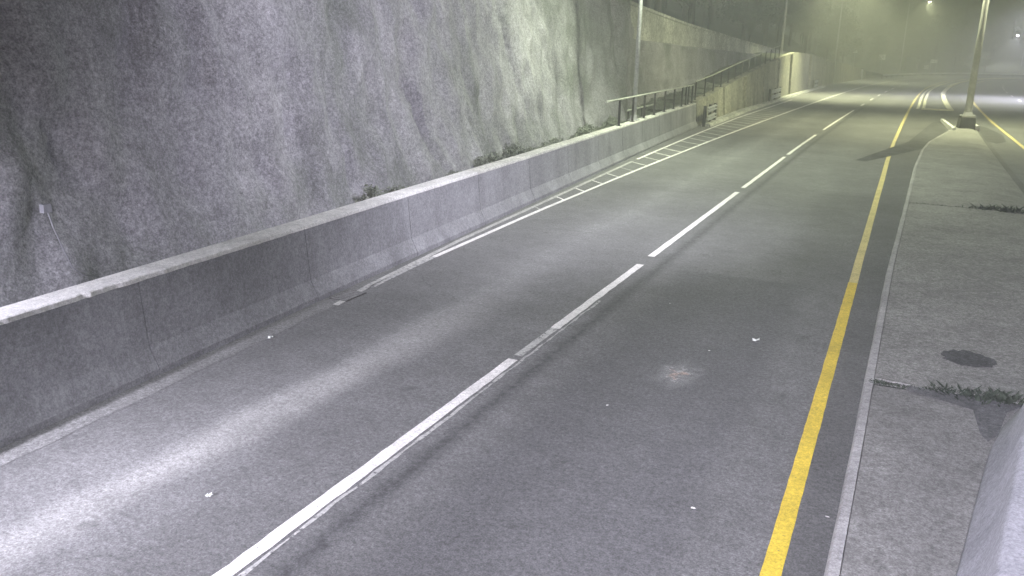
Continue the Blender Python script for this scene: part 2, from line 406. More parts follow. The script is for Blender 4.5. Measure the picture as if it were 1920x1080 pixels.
# scraped patch in the inner lane
def blotch(cx, cy, rx, ry, z, n, seed, rag=.4):
    r = random.Random(seed); mb = MB(); mb.poly([(cx+math.cos(2*math.pi*k/n)*rx*(1-r.random()*rag), cy+math.sin(2*math.pi*k/n)*ry*(1-r.random()*rag), z) for k in range(n)]); return mb
def scuff_mat():
    m = Mat('pale_scuff', 0.9, 0.2)
    tcn = N(m.nt, 'ShaderNodeTexCoord'); g = N(m.nt, 'ShaderNodeTexGradient', gradient_type='SPHERICAL')
    mp = N(m.nt, 'ShaderNodeMapping'); mp.inputs['Scale'].default_value = (2.6, 1.7, 1); nv = N(m.nt, 'ShaderNodeTexNoise', Scale=5.0, Detail=3.0); m.L(tcn.outputs['Object'], nv.inputs['Vector']); va = N(m.nt, 'ShaderNodeVectorMath', operation='MULTIPLY_ADD'); m.L(nv.outputs['Color'], va.inputs[0]); va.inputs[1].default_value = (.5, .7, 0); m.L(tcn.outputs['Object'], va.inputs[2]); m.L(va.outputs[0], mp.inputs[0]); mp.inputs['Location'].default_value = (-.62, -.56, 0); m.L(mp.outputs[0], g.inputs[0])
    n = m.ramp(m.noise(11, 5, 0.8), [(0.36, 0.0), (0.68, 1.0)])
    a = m.math('MULTIPLY', m.math('POWER', g.outputs['Fac'], 1.4), n)
    a = m.math('MULTIPLY', a, 1.5, True); m.L(a, m.b.inputs['Alpha'])
    core = m.ramp(g.outputs['Fac'], [(0.72, 0.0), (0.88, 0.6)])
    m.color(m.mix(core, (0.52, 0.52, 0.50), (0.60, 0.40, 0.30))); return m.m
mb = MB(); mb.poly([(-.38, -.55, 0), (.38, -.55, 0), (.38, .55, 0), (-.38, .55, 0)])
sc = mb.build('scuff_mark', scuff_mat(), road); sc.location = (-2.12, 9.52, .0055)
for k, (x, yy) in enumerate([(-1.97, 10.53), (-1.23, 6.48), (-.16, 6.87), (-2.6, 8.2), (-3.0, 12.4)]):
    blotch(x, yy, rnd.uniform(.012, .03), rnd.uniform(.012, .03), .0055, 8, k+90, .5).build('paint_fleck', M['white'], road)

# markings of the opposite carriageway
RY = [(-18, 9.3), (45, 9.05), (63, 8.72), (82, 8.6), (107, 8.62), (140, 8.75), (440, 8.75)]
line(opp, 'yellow_line', lambda q: lerp_table(RY, q), .16, -5, 60, M['yellow_lamplit'], seed=9)
line(opp, 'yellow_line', lambda q: lerp_table(RY, q), .19, 60, 250, M['yellow_lamplit'], seed=10)
for k in range(16): line(opp, 'lane_stripe', 12.9, .15, 60+12*k, 64+12*k, M['white'], seed=30+k)
line(opp, 'edge_line', 16.7, .15, -5, 250, M['white'], seed=60)

# ------------------------------------------------------------------ median: concrete slabs, kerb, nose
LE = [(-8, -.25), (-3, -.2), (6, -.1), (8, -.07), (11.3, -.03), (16, .03), (22.7, .2), (32.5, .43), (39, .70), (42.7, .98), (50.2, 2.02), (54.5, 2.5)]
RE = [(-8, 3.42), (28, 3.40), (43.4, 3.46), (54.5, 3.58)]
median = struct(link('median', None))
def slab(y0, y1, mat, name='slab', z=.15, seed=0):
    r = random.Random(seed); mb = MB(); rows = []
    ys = srange(y0, y1, 1.0)
    for i, q in enumerate(ys):
        l = lerp_table(LE, q)+.112; rt = lerp_table(RE, q); row = []
        for k in range(13):
            t = k/12; x = l+(rt-l)*t; jy = 0 if 0 < i < len(ys)-1 else r.uniform(-.035, .035)
            row.append((x, q+jy, z-.11*max(0, (t-.62)/.38)**2+(mnoise.noise(Vector((x*1.3, q*1.3, 3)))*.012)))
        rows.append(row)
    mb.grid(rows[::-1])
    for r_ in (rows[0], rows[-1]):
        sgn = 1 if r_ is rows[0] else -1
        lo = [(p[0], p[1], 0) for p in r_]; mb.grid([r_, lo] if sgn > 0 else [lo, r_])
    rr = [r_[-1] for r_ in rows]; mb.grid([rr, [(p[0], p[1], -.02) for p in rr]])
    return mb.build(name, mat, median)
slab(-6, 9.92, M['slab_new'], seed=1); slab(10.08, 23.9, M['slab'], seed=2, z=.158); slab(24.02, 54.4, M['slab'], seed=3, z=.152)
mb = MB(); rows = []
r = random.Random(5)
for q in srange(-6, 54.5, .5):
    x = lerp_table(LE, q); j = r.uniform(-.004, .004)
    rows.append([(x+j, q, 0), (x+.012+j, q, .125), (x+.03+j, q, .152), (x+.105, q, .155+r.uniform(-.002, .002)), (x+.115, q, .1)])
mb.grid(rows[::-1]); mb.build('kerb', M['kerb'], median)
blotch(1.1, 11.35, .34, .36, .170, 30, 8, .25).build('dark_asphalt', M['dark_asphalt'], median)
mb = MB(); mb.poly([(.42, 10.02, .163), (.42, 9.86, .163), (.8, 9.72, .163), (1.07, 9.6, .163), (1.10, 8.95, .163), (1.16, 8.8, .163), (1.26, 9.0, .163), (1.4, 9.7, .163), (1.6, 10.0, .163)])
mb.build('dark_asphalt', simple('dark_asphalt_worn', (0.125, 0.124, 0.128), 0.9, 0.2, 0.4, 60), median)
for k, (a, b) in enumerate([((2.35, 50.8), (2.02, 60.5)), ((3.62, 53.2), (3.55, 59))]):
    a, b = Vector((*a, 0)), Vector((*b, 0)); t = (b-a).normalized(); n = Vector((-t.y, t.x, 0))*.11; mb = MB(); rows = []
    for q in srange(0, (b-a).length, .8):
        c = a+t*q; hh = .26-.012*q+rnd.uniform(-.03, .03); rows.append([c-n, c-n*.7+Vector((0, 0, hh)), c+n*.7+Vector((0, 0, hh)), c+n])
    mb.extrude(rows); mb.build('nose_kerb', M['coping'], median)
mb = MB(); mb.poly([(.95, 41.5, .006), (2.05, 50.8, .006), (2.02, 61, .006), (1.4, 58, .006), (.2, 44, .006), (-1.6, 34.5, .006), (-1.2, 34.3, .006), (.4, 39.5, .006)])
mb.build('dark_asphalt', M['dark_asphalt'], road)  # dark sheet on the asphalt beyond the median tip
mb = MB(); mb.poly([(3.62, 47, .006), (4.0, 45.5, .006), (4.5, 47, .006), (4.7, 51, .006), (4.3, 56, .006), (3.75, 58.5, .006), (3.7, 53, .006)]); mb.build('dark_asphalt', M['dark_asphalt'], opp)

# weeds in the joints of the median
def tuft_mesh(n, spread, h, seed, mat, long=1.0):
    r = random.Random(seed); mb = MB()
    for k in range(n):
        a = r.random()*6.28; q = Vector((math.cos(a)*spread*r.random()*long, math.sin(a)*spread*r.random(), 0))
        hh = h*r.uniform(.4, 1); lean = Vector((r.uniform(-.6, .6), r.uniform(-.6, .6), 1))*hh; w = Vector((math.cos(a*3), math.sin(a*3), 0))*hh*.13
        m_ = q+lean*.55; mb.quad(q-w*.5, q+w*.5, m_+w, m_-w); mb.quad(m_-w, m_+w, q+lean+w*.1, q+lean-w*.1)
    return mb.mesh('weed', mat)
tufts = [tuft_mesh(46, .13, .13, k, M['weed'], 1.6) for k in range(4)]
spots = [(.05+.05*k+rnd.uniform(-.02, .02), 9.98, rnd.uniform(.35, .8)) for k in range(5)] + [(.36+.06*k, 9.99+rnd.uniform(-.02, .03), rnd.uniform(.3, .7)) for k in range(6)]
spots += [(.75+.055*k, 10.0+.006*k+rnd.uniform(-.05, .08), rnd.uniform(.7, 1.2)+.05*k) for k in range(15)]
spots += [(1.9+.16*k, 23.97+rnd.uniform(-.1, .15), rnd.uniform(1.0, 2.2)) for k in range(8)] + [(.5+.2*k, 23.97, rnd.uniform(.4, .8)) for k in range(6)]
mbw = MB(); rw = random.Random(4)
for x, yy, sc_ in spots:
    for k in range(30):
        a = rw.random()*6.28; q = Vector((x+math.cos(a)*.10*sc_*rw.random()*1.7, yy+math.sin(a)*.14*sc_*rw.random(), .14))
        hh = .085*sc_*rw.uniform(.3, 1); lean = Vector((rw.uniform(-1.4, 1.4), rw.uniform(-1.4, 1.4), .8))*hh; w = Vector((math.cos(a*3), math.sin(a*3), 0))*hh*.15
        m_ = q+lean*.55; mbw.quad(q-w*.5, q+w*.5, m_+w, m_-w); mbw.quad(m_-w, m_+w, q+lean+w*.1, q+lean-w*.1)
o = stuff(mbw.build('weeds', M['weed'])); tag(o, 'dark weeds growing along the joints of the concrete median', 'weeds')

# ------------------------------------------------------------------ painted island between the carriageways beyond the lamp post
isl = struct(link('traffic_island', None))
IL = [(73.5, 4.62), (77, 4.66), (94, 4.55), (116, 4.5), (140, 4.75), (162, 4.95), (230, 5.0)]
IR = [(73.5, 6.55), (76, 6.45), (90, 6.2), (107, 6.0), (129, 6.15), (160, 6.4), (230, 6.4)]
mb = MB(); rows = []
for q in auto_s(74, 230): rows.append([P(lerp_table(IL, q)+.1, q, .06), P(lerp_table(IR, q)-.1, q, .06)])
mb.grid(rows[::-1]); mb.build('infill', M['asphalt_far'], isl)
def kerb_line(tab, w, s0, s1, hgt, mat):
    mb = MB(); rows = []
    for q in auto_s(s0, s1):
        o = lerp_table(tab, q); rows.append([P(o-w/2, q, 0), P(o-w/2+.03, q, hgt), P(o+w/2-.03, q, hgt), P(o+w/2, q, 0)])
    mb.extrude(rows); return mb.build('kerb', mat, isl)
kerb_line(IL, .26, 73.6, 230, .10, M['cream']); kerb_line(IR, .46, 73.6, 230, .11, M['cream'])
a, b = P(4.5, 73.3), P(6.75, 73.3); mb = MB()
mb.box(((a.x+b.x)/2, a.y-.1, .05), ((b-a).length, .42, .1), 0); mb.build('kerb', M['cream'], isl)
line(road, 'gore_line', lambda q: lerp_table(IL, q)-.42, .22, 74, 150, M['cream'], seed=44)

# ------------------------------------------------------------------ concrete barrier on the outer side
barrier = thing('concrete_barrier', 'long grey concrete barrier with pale coping along the outer edge of the road', 'barrier')
PROF = [(0, -.02), (0, .08), (.13, .33), (.20, 1.12), (.54, 1.12), (.62, -.02)]
def barrier_piece(y0, y1, top=1.12):
    mb = MB(); rows = []
    for q in srange(y0, y1, .8):
        rows.append([Vector((BX(q)-dd, q, min(z, top) if z < 1 else top)) for dd, z in PROF])
    mb.extrude(rows); return mb
def copingtop(y): return lerp_table([(20, 1.12), (46, 1.2)], y)
y = -10.0+.0
edges = [-9.8+3.27*k for k in range(18)]
edges = [e for e in edges if e < 44.6]+[45.6]
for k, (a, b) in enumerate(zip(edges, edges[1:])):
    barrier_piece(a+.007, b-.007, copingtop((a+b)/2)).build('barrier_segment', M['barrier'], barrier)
rc = random.Random(31)
for k in range(0, len(edges)-1, 2):
    a, b = edges[k], edges[min(k+2, len(edges)-1)]; mb = MB(); rows = []
    for q in srange(a+.003, b-.003, .09 if b < 16 else .5):
        t = copingtop(q); ch = abs(rc.gauss(0, .010))+(.018*rc.random() if 4.8 < q < 7.5 and rc.random() < .6 else 0)
        rows.append([Vector((BX(q)-.185-ch, q, t+.002)), Vector((BX(q)-.195-ch, q, t+.05)), Vector((BX(q)-.215-ch, q, t+.062)), Vector((BX(q)-.545, q, t+.062)), Vector((BX(q)-.56, q, t+.002))])
    mb.extrude(rows); mb.build('coping', M['coping'] if b < 20 else M['coping_less_lit'], barrier)
# drain grate at the foot of the barrier
gr = thing('drain_grate', 'small dark drain grate set in the gutter at the foot of the barrier', 'drain grate', (BX(10.3)+.24, 10.3, 0))
mb = MB(); mb.box((0, 0, .006), (.34, .54, .008)); mb.build('frame', M['dark_steel'], gr).matrix_parent_inverse = Matrix()
for k in range(7):
    mb = MB(); mb.box((0, -.225+.075*k, .012), (.30, .045, .008)); mb.build('bar', M['gutter'], gr).matrix_parent_inverse = Matrix()

# ------------------------------------------------------------------ hillside and rock face
def walltop(y): return lerp_table([(36, 6.75), (42, 6.35), (56.5, 5.78), (76, 5.16), (112, 4.1)], y)
def r2top(y): return lerp_table([(46, 1.3), (50.5, 1.5), (62.4, 2.3), (80.5, 3.6), (92, 4.2), (107, 4.05), (130, 3.3), (150, 2.7), (175, 1.5), (190, .4)], y)
DL = [.35, .7, 1.4, 2.2, 3.1, 4.2, 5.5, 7, 9, 12, 16, 21, 28, 38, 52, 72, 100, 150]
def hill_z(y, sacc, dl):
    if y < 46:
        near = .22 if y < 30 else .22+(y-30)/16*.85
        face = 9.3 if y < 38 else 9.3-(y-38)/8*3.6
        z = near if dl < 4.3 else face+.5*(dl-5.5)
    elif y < 112 and sacc < 140:
        near = r2top(y)-.15
        z = near if dl < 4.3 else walltop(y)-.45+.45*(dl-5.5)
    else:
        near = r2top(y)-.15 if sacc < 205 else .12
        fl = 3 if sacc < 175 else (3+(sacc-175)/30*8 if sacc < 205 else 11)
        z = near+.06*min(dl, fl)+.52*max(0, dl-fl)
    return z
rows = []
for i in range(len(BASE)):
    p, n = base_at(i); row = []
    for dl in DL:
        z = hill_z(p.y, acc[i], dl); 
        if dl > 60: z = hill_z(p.y, acc[i], 60)+.2*(dl-60)
        q = p+n*dl; w = min(1.6, dl*.08)
        row.append((q.x, q.y, z+mnoise.fractal(Vector((q.x*.09, q.y*.09, 1.7)), 1.0, 2.0, 4)*w))
    rows.append(row)
mb = MB(); mb.grid(rows); struct(mb.build('hillside', M['soil'], smooth=True))
def facetop(y): return lerp_table([(37, 9.6), (40, 8.4), (42.5, 5.2), (44, 4.5), (60, 4.25), (112, 3.5)], y)
GROOVE = [(19.3, .30, .3, 3.2, .22), (22.2, .38, .3, 2.6, .18), (11.4, .25, .4, 2.0, .14), (15.2, .2, .3, 3.8, .12), (26.8, .3, .6, 5.0, .15), (31.5, .2, .8, 4.4, .16), (8.6, .35, .5, 3.0, .1), (13.0, -.1, 1.5, 5.0, .1)]
mb = MB(); rows = []
ys = srange(-14, 4, .4)+srange(4.12, 36, .12)+srange(36.3, 46, .3)+srange(46.6, 112, .6)
for q in ys:
    row = []; top = facetop(q); foot = hill_z(q, 0, 1.0)-.3
    back = 2.7 if q < 38 else 2.7+min(1, (q-38)/6)*.6
    for k in range(37):
        t = k/36; z = foot+(top-foot)*t
        v = Vector((q*.22, 7.3, z*.12)); g = mnoise.fractal(v, 1.0, 2.0, 4)*.6
        rib = abs(mnoise.noise(Vector((q*.33+.25*math.sin(z*.7), 2.2, z*.05))))
        fine = mnoise.fractal(Vector((q*1.3, z*.9, 5.1)), 1.0, 2.1, 5)*.2
        crack = -.05*max(0, 1-rib*9)
        dl = back+.19*(z-foot)*(1 if q < 40 else .3)-g*.5-fine-crack+.25*max(0, 1-t*6)*-1
        for gy, sl, z0, z1, dp in GROOVE:
            if z0 < z < z1:
                dd = abs(q-(gy-sl*(z-1)+.12*math.sin(z*3.1+gy))); dl += dp*max(0, 1-dd/.16)*min(1, (z-z0)*2, (z1-z)*2)
        row.append(left_of(q, dl, z))
    row.append(left_of(q, dl+1.6, top+.25))
    rows.append(row)
mb.grid(rows); struct(mb.build('rock_face', M['rock'], smooth=True))

# ------------------------------------------------------------------ pale upper wall behind the rock face
uw = thing('parapet_wall', 'pale concrete wall sloping down along the top of the rock face', 'retaining wall')
q = 40.5
while q < 110:
    e = min(q+7.2, 112); mb = MB(); rows = []
    for yy in srange(q+.015, e-.015, 2.4):
        t = walltop(yy); rows.append([left_of(yy, 3.75, 2.2), left_of(yy, 3.92, t), left_of(yy, 4.3, t), left_of(yy, 4.3, 2.2)])
    mb.extrude(rows); mb.build('wall_panel', M['wall_pale'], uw)
    mb = MB(); rows = []
    for yy in srange(q+.005, e-.005, 2.4):
        t = walltop(yy)+.003; rows.append([left_of(yy, 3.84, t), left_of(yy, 3.84, t+.16), left_of(yy, 4.38, t+.16), left_of(yy, 4.38, t)])
    mb.extrude(rows); mb.build('coping', M['wall_pale'], uw); q = e
# ------------------------------------------------------------------ weathered roadside retaining wall further on
lw = thing('roadside_retaining_wall', 'weathered stained retaining wall rising beside the hatched shoulder', 'retaining wall')
q = 46.3; k = 0
while q < 174:
    e = min(q+8.6, 175.5); mb = MB(); rows = []; fo = .14*(k % 2)-.05
    for yy in srange(q+.03, e-.03, 2.2):
        t = r2top(yy); rows.append([left_of(yy, .12-fo*.4, -.03), left_of(yy, .3-fo*.4, t), left_of(yy, .72, t+.02), left_of(yy, .8, -.03)])
    mb.extrude(rows); mb.build('wall_panel', M['wall_old'], lw)
    if k in (1, 3, 4, 6, 9):
        yy = e-.1; t = r2top(yy)
        mb = MB(); rows = []
        for z in (0, t*.5, t*.97): rows.append([left_of(yy-.7, -.02+z*.03, z), left_of(yy+.7, -.02+z*.03, z), left_of(yy+.7, .5, z), left_of(yy-.7, .5, z)])
        mb.extrude(rows[::-1]); mb.build('buttress', M['buttress'] if k in (3, 9) else M['wall_old'], lw)
    q = e; k += 1
mb = MB(); rows = []
for yy in srange(46, 118, 2): rows.append([left_of(yy, .02, 0), left_of(yy, -.1, .16), left_of(yy, -.55, .16), left_of(yy, -.62, 0)][::-1])
mb.extrude(rows); mb.build('footing', M['wall_pale'], lw)

# ------------------------------------------------------------------ railings
def railing(label, pts, posts, h, thick=.032, lower=True):
    t = thing('pipe_railing', label, 'railing', tuple(pts[0]))
    o = Vector(pts[0]); up = Vector((0, 0, h))
    mb = MB(); mb.tube([Vector(p)-o+up for p in pts], thick, 8); mb.build('top_rail', M['rail'], t).matrix_parent_inverse = Matrix()
    if lower:
        mb = MB(); mb.tube([Vector(p)-o+up*.52 for p in pts], thick*.55, 6); mb.build('middle_rail', M['dark_steel'], t).matrix_parent_inverse = Matrix()
    for p in posts:
        mb = MB(); p = Vector(p)-o; mb.box((p.x, p.y, h/2), (.07, .07, h)); mb.box((p.x, p.y, .01), (.16, .16, .02))
        ob = mb.build('post', M['dark_steel'], t); ob.matrix_parent_inverse = Matrix(); ob.location.z = p.z
    return t
rp = [left_of(q, .36, copingtop(q)+.063) for q in (27.6, 31.5, 36, 40, 45.2)]
railing('pale pipe railing with dark posts standing on the coping of the concrete barrier', rp,
        [left_of(q, .36, copingtop(q)+.063) for q in (29.5, 31.6, 33.6, 35.6, 37.8, 40.0, 42.1, 43.2, 43.9, 45.1)], .95, .036, False)
rp2 = [left_of(q, .5, r2top(q)+.02) for q in (46.6, 52, 58, 62.4, 70, 76, 82)]
railing('railing climbing along the top of the weathered roadside wall', rp2, [left_of(q, .5, r2top(q)+.02) for q in srange(46.8, 82, 2.9)], 1.0, .034, False)
pb = [left_of(q, 1.5, .95) for q in (35.4, 38.2, 41)]
railing('low pipe guard on the path behind the barrier railing', pb, [left_of(q, 1.5, .95) for q in (35.5, 38.2, 40.9)], .42, .04, False)

# ------------------------------------------------------------------ crash rails
def wbeam(p0, p1, z, parent, mat, n=None, name='beam', off=0):
    p0, p1 = Vector(p0), Vector(p1); t = (p1-p0).normalized(); nn = Vector((t.y, -t.x, 0)); rows = []
    prof = [(0, -.155), (.02, -.15), (.08, -.10), (.08, -.055), (.0, -.01), (0, .01), (.08, .055), (.08, .10), (.02, .15), (0, .155)]
    back = [(-.012, z_) for _, z_ in prof[::-1]]
    for p in (p0, p1): rows.append([p+nn*(dd+off)+Vector((0, 0, z+zz)) for dd, zz in prof]+[p+nn*(dd-.0+off)+Vector((0, 0, z+zz)) for dd, zz in [(a-.03, b) for a, b in prof[::-1]]])
    mb = MB(); mb.extrude(rows); return mb.build(name, mat, parent)
def short_rail(label, y0, y1, dl):
    t = thing('crash_rail', label, 'crash rail')
    wbeam(left_of(y0, dl), left_of(y1, dl+.15), .88, t, M['steel']); wbeam(left_of(y0, dl), left_of(y1, dl+.15), .42, t, M['steel'])
    for q in (y0+.15, (y0+y1)/2, y1-.2):
        mb = MB(); p = left_of(q, dl+.16); mb.box((p.x, p.y, .55), (.15, .14, 1.1)); mb.build('post', M['dark_steel'], t)
short_rail('short pale two-beam crash rail at the far end of the concrete barrier', 45.9, 49.4, -.40)
short_rail('short crash rail by the buttress halfway along the weathered wall', 73.2, 80, -.35)
short_rail('small crash rail at the far third of the weathered wall', 107, 112, -.4)
fr = thing('guard_rail', 'pale guard rail curving along the outside of the far bend', 'guard rail')
prev = None
for q in range(176, 400, 5):
    p = P(-7.7, q); 
    if prev is not None: wbeam(prev, p, .66, fr, M['sign'])
    mb = MB(); pp = P(-7.9, q+.5); mb.box((pp.x, pp.y, .4), (.15, .15, .8)); mb.build('post', M['dark_steel'], fr); prev = p

# ------------------------------------------------------------------ lamp posts
def spot(name, loc, target, power, color, angle, blend=1.0, size=.15, parent=None):
    l = bpy.data.lights.new(name, 'SPOT'); l.energy = power; l.color = color; l.spot_size = math.radians(angle); l.spot_blend = blend; l.shadow_soft_size = size
    o = bpy.data.objects.new(name, l); COL.objects.link(o); o.location = loc
    o.rotation_euler = (Vector(target)-Vector(loc)).to_track_quat('-Z', 'Y').to_euler()
    if parent is not None:
        o.parent = parent; o.matrix_parent_inverse = Matrix.Translation(-Vector(parent.location))
    return o
def lamp_post(label, base, h, arms, lens, r0=.11, r1=.06, lean=(0, 0), power=0, color=SODIUM, angle=150, group='street lamps along the road', foundation=True, aim=None):
    t = thing('street_lamp', label, 'street lamp', base, group)
    I = lambda o: setattr(o, 'matrix_parent_inverse', Matrix())
    mb = MB(); mb.tube([(lean[0]*z, lean[1]*z, z) for z in (0, h*.5, h)], [r0, (r0+r1)/2, r1], 14); I(mb.build('pole', M['pole'], t, True))
    if foundation:
        mb = MB(); mb.box((0, 0, .02), (r0*4, r0*4, .04)); mb.box((0, 0, .1), (r0*2.6, r0*2.6, .2), 0, .85); I(mb.build('base_plate', M['pole'], t))
    tip = Vector((lean[0]*h, lean[1]*h, h))
    for ax, ay in arms:
        e = tip+Vector((ax, ay, .45)); dirv = Vector((ax, ay, 0)).normalized(); rz = math.atan2(dirv.y, dirv.x)
        mb = MB(); mb.tube([tip-Vector((0, 0, .2)), tip+Vector((ax*.4, ay*.4, .32)), e], [.045, .04, .035], 8); I(mb.build('arm', M['pole'], t, True))
        mb = MB(); c = e+dirv*.3; mb.box((c.x, c.y, c.z+.02), (.85, .34, .16), rz, .8); hd = mb.build('lamp_head', M['lamp_body'], t); I(hd)
        mb = MB(); mb.box((c.x+dirv.x*.08, c.y+dirv.y*.08, c.z-.13), (.55, .26, .14), rz, 1.0); ln = mb.build('lens', M[lens], hd); I(ln)
        if power:
            w = Vector(base)+c+Vector((0, 0, -.32)); spot('lamp_light', w, aim or w+Vector((dirv.x*.25, dirv.y*.25, -1)), power, color, angle, .8, .2, t)
    return t
b1 = left_of(32.4, .5, copingtop(32)+.063)
lamp_post('tall slim street lamp rising from the barrier in front of the pipe railing', tuple(b1), 9.4, [(2.4, -1.4)], 'lens_sodium', .095, .06, power=2300, color=MERCURY, angle=172)
fb = thing('lamp_foundation', 'stained concrete block carrying the thick lamp post on the median', 'concrete block', (3.0, 53.0, .05))
mb = MB(); mb.box((0, 0, .35), (.85, 1.1, .7), .1, .82); mb.build('block', M['dark_asphalt'], fb).matrix_parent_inverse = Matrix()
mb = MB(); mb.box((0, 0, .735), (.66, .86, .06), .1, .95); mb.build('cap', M['slab'], fb).matrix_parent_inverse = Matrix()
lamp_post('thick lamp post on the median nose between the two carriageways', (3.0, 53.0, .82), 10.5, [(-2.8, .2), (2.8, .2)], 'lens_sodium', .19, .12, lean=(-.006, 0), power=2600, color=SODIUM, angle=150)
lamp_post('slim street lamp behind the far half of the weathered wall', (-12.0, 150, 2.3), 12.5, [(3.2, 0)], 'lens_sodium', .13, .09, power=3500, color=SODIUM, angle=110)
lamp_post('slim street lamp on the outside of the far bend beside the post sign', (-3.2, 227, .1), 16.2, [(3.9, -.8)], 'lens_sodium', .17, .11, power=4800, color=SODIUM, angle=104, aim=Vector((3.0, 207, 0)))
lamp_post('street lamp with a lit white head beyond the opposite carriageway', (25.0, 258.5, .5), 9.2, [(-2.0, -2.6)], 'lens_bright', .14, .1, power=3000, color=WHITE_L, angle=120)
lamp_post('faint street lamp among the trees right of the thick lamp post', tuple(P(-11, 262, .3)), 12.2, [(1, -3)], 'lens_mercury', .12, .09)
lamp_post('street lamp on the hillside above the weathered wall', (-29, 198, 8.5), 6.3, [(1.5, -1.5)], 'lens_white', .12, .09)
lamp_post('street lamp lighting the opposite carriageway', tuple(P(18.2, 100)), 10, [(-2.8, 0)], 'lens_white', .12, .08, power=8000, color=WHITE_L, angle=150)
lamp_post('street lamp lighting the road just before the bend', (-12.4, 90, 4.0), 9.5, [(4.2, 0)], 'lens_sodium', .11, .08, power=9500, color=SODIUM, angle=112)

# ------------------------------------------------------------------ unseen tunnel mouth behind the viewpoint, with lamps added to light the road
tp = thing('unseen_tunnel_portal', 'unseen concrete tunnel portal behind the viewpoint with added lamps', 'tunnel portal', (-3.6, -6, 0))
def pbox(name, c, s, mat):
    mb = MB(); mb.box((c[0]+3.6, c[1]+6, c[2]), s); o = mb.build(name, mat, tp); o.matrix_parent_inverse = Matrix(); return o
pbox('headwall', (-3.6, -7.5, 6.5), (12, 1.0, 2.4), M['wall_pale']); pbox('side_wall', (-9.2, -7.5, 2.64), (.9, 1.0, 5.28), M['wall_pale']); pbox('side_wall', (1.95, -7.5, 2.71), (.9, 1.0, 5.14), M['wall_pale'])
for x, z in ((-5.95, 2.9), (-3.9, 5.3), (-1.9, 5.3)):
    pbox('lamp_housing', (x, -6.8, z), (1.2, .35, .2), M['lamp_body'])
    pbox('added_lamp_lens', (x, -6.8, z-.12), (1.0, .25, .03), M['lens_white'])
    pbox('lamp_bracket', (x, -6.93, (z+5.35)/2+.06), (.08, .08, 5.35-z+.1), M['dark_steel'])
for ty, pw in ((3.9, 5500), (6.2, 9500), (9.4, 8500)): spot('added_portal_light', (-5.95, -6.75, 2.7), (-5.84+.04*(ty-4), ty, 0), pw, (0.94, 0.92, 1.0), 3.9, 1.0, .08, tp)  # narrow beams added to lay the bright streak along the outer lane
spot('added_portal_light', (-1.9, -6.75, 5.1), (1.3, 7.2, 0), 11000, WHITE_L, 34, 1.0, .12, tp)  # added fill for the near median and the end wall
spot('added_portal_light', (-3.9, -6.75, 5.1), (-4.3, 5.8, 0), 8500, WHITE_L, 34, 1.0, .12, tp)  # added fill for the near road
lamp_post('added lamp out of view on the median behind the pale end wall', (3.1, 14.5, .1), 8.6, [(-2.6, .2)], 'lens_white', .1, .07, power=2100, color=WHITE_L, angle=98, aim=Vector((-11, 18.8, 2.2)))  # unseen lamp, added to light the rock face and the barrier

bl = thing('wall_lamp', 'low lamp on a short bracket post on the barrier coping near the tunnel mouth', 'lamp', (BX(1.6)-.36, 1.6, 1.184))
mb = MB(); mb.tube([(0, 0, 0), (0, 0, 1.25), (-.1, 0, 1.38), (-.24, 0, 1.5)], .035, 8); mb.build('bracket', M['pole'], bl).matrix_parent_inverse = Matrix()
mb = MB(); mb.box((-.28, 0, 1.56), (.34, .22, .12), 0, .85); mb.build('lamp_head', M['lamp_body'], bl).matrix_parent_inverse = Matrix()
mb = MB(); mb.box((-.28, .14, 1.56), (.26, .16, .03)); mb.build('lens', M['lens_white'], bl).matrix_parent_inverse = Matrix()
w = Vector(bl.location)+Vector((-.28, .34, 1.5)); spot('lamp_light', w, w+Vector((-.1, .9, -1.0)), 480, WHITE_L, 122, .9, .05, bl)

# ------------------------------------------------------------------ concrete end wall beside the viewpoint
ew = thing('concrete_end_wall', 'pale concrete end wall with a rounded nose at the lower right corner of the median', 'end wall')
cur = [(.30, 2.5), (.52, 4.6), (.70, 5.8), (.80, 6.4), (.93, 7.24), (1.05, 8.0), (1.15, 8.6), (1.27, 9.1), (1.48, 9.6), (1.85, 10.05), (2.35, 10.25)]
mb = MB(); rows = []
for i, (x, yy) in enumerate(cur):
    a = Vector((*cur[max(i-1, 0)], 0)); b = Vector((*cur[min(i+1, len(cur)-1)], 0)); t = (b-a).normalized(); n = Vector((t.y, -t.x, 0)); c = Vector((x, yy, 0))
    rows.append([c+n*dd+Vector((0, 0, z)) for dd, z in ((0, .10), (.03, .22), (.16, .5), (.24, .84), (.27, .88), (.55, .88), (.62, .10))])
mb.extrude(rows[::-1]); mb.build('wall_body', M['end_wall'], ew, True)

# ------------------------------------------------------------------ signs
def sign(label, base, h, w, hh, legs=1, rz=0.0, zc=None):
    t = thing('road_sign', label, 'road sign', base)
    zc = zc or h-hh/2
    for k in range(legs):
        mb = MB(); dx = 0 if legs == 1 else (-w*.4+w*.8*k/(legs-1)); mb.box((dx*math.cos(rz), dx*math.sin(rz), h/2), (.09, .09, h), rz); mb.build('post', M['steel'], t).matrix_parent_inverse = Matrix()
    mb = MB(); mb.box((.08*math.sin(rz), -.08*math.cos(rz), zc), (w, .03, hh), rz); mb.build('panel', M['sign'], t).matrix_parent_inverse = Matrix()
sign('small pale sign on a post above the far end of the weathered wall', (-11.3, 186, .6), 4.6, .85, .55)
sign('square pale sign on a leaning white post beside the far bend', (-7.3, 219.5, .35), 4.3, 1.5, 1.3, 1, .1)
sign('white board sign on two legs in front of the far trees', (3.9, 226.5, .3), 3.4, 1.5, .85, 2)
sign('dim round-cornered sign left of the white board sign', (2.45, 226.5, .3), 2.1, 1.0, 1.0)
t = thing('marker_post', 'short pale marker post where the weathered wall ends', 'marker post', (-8.6, 168, 0))
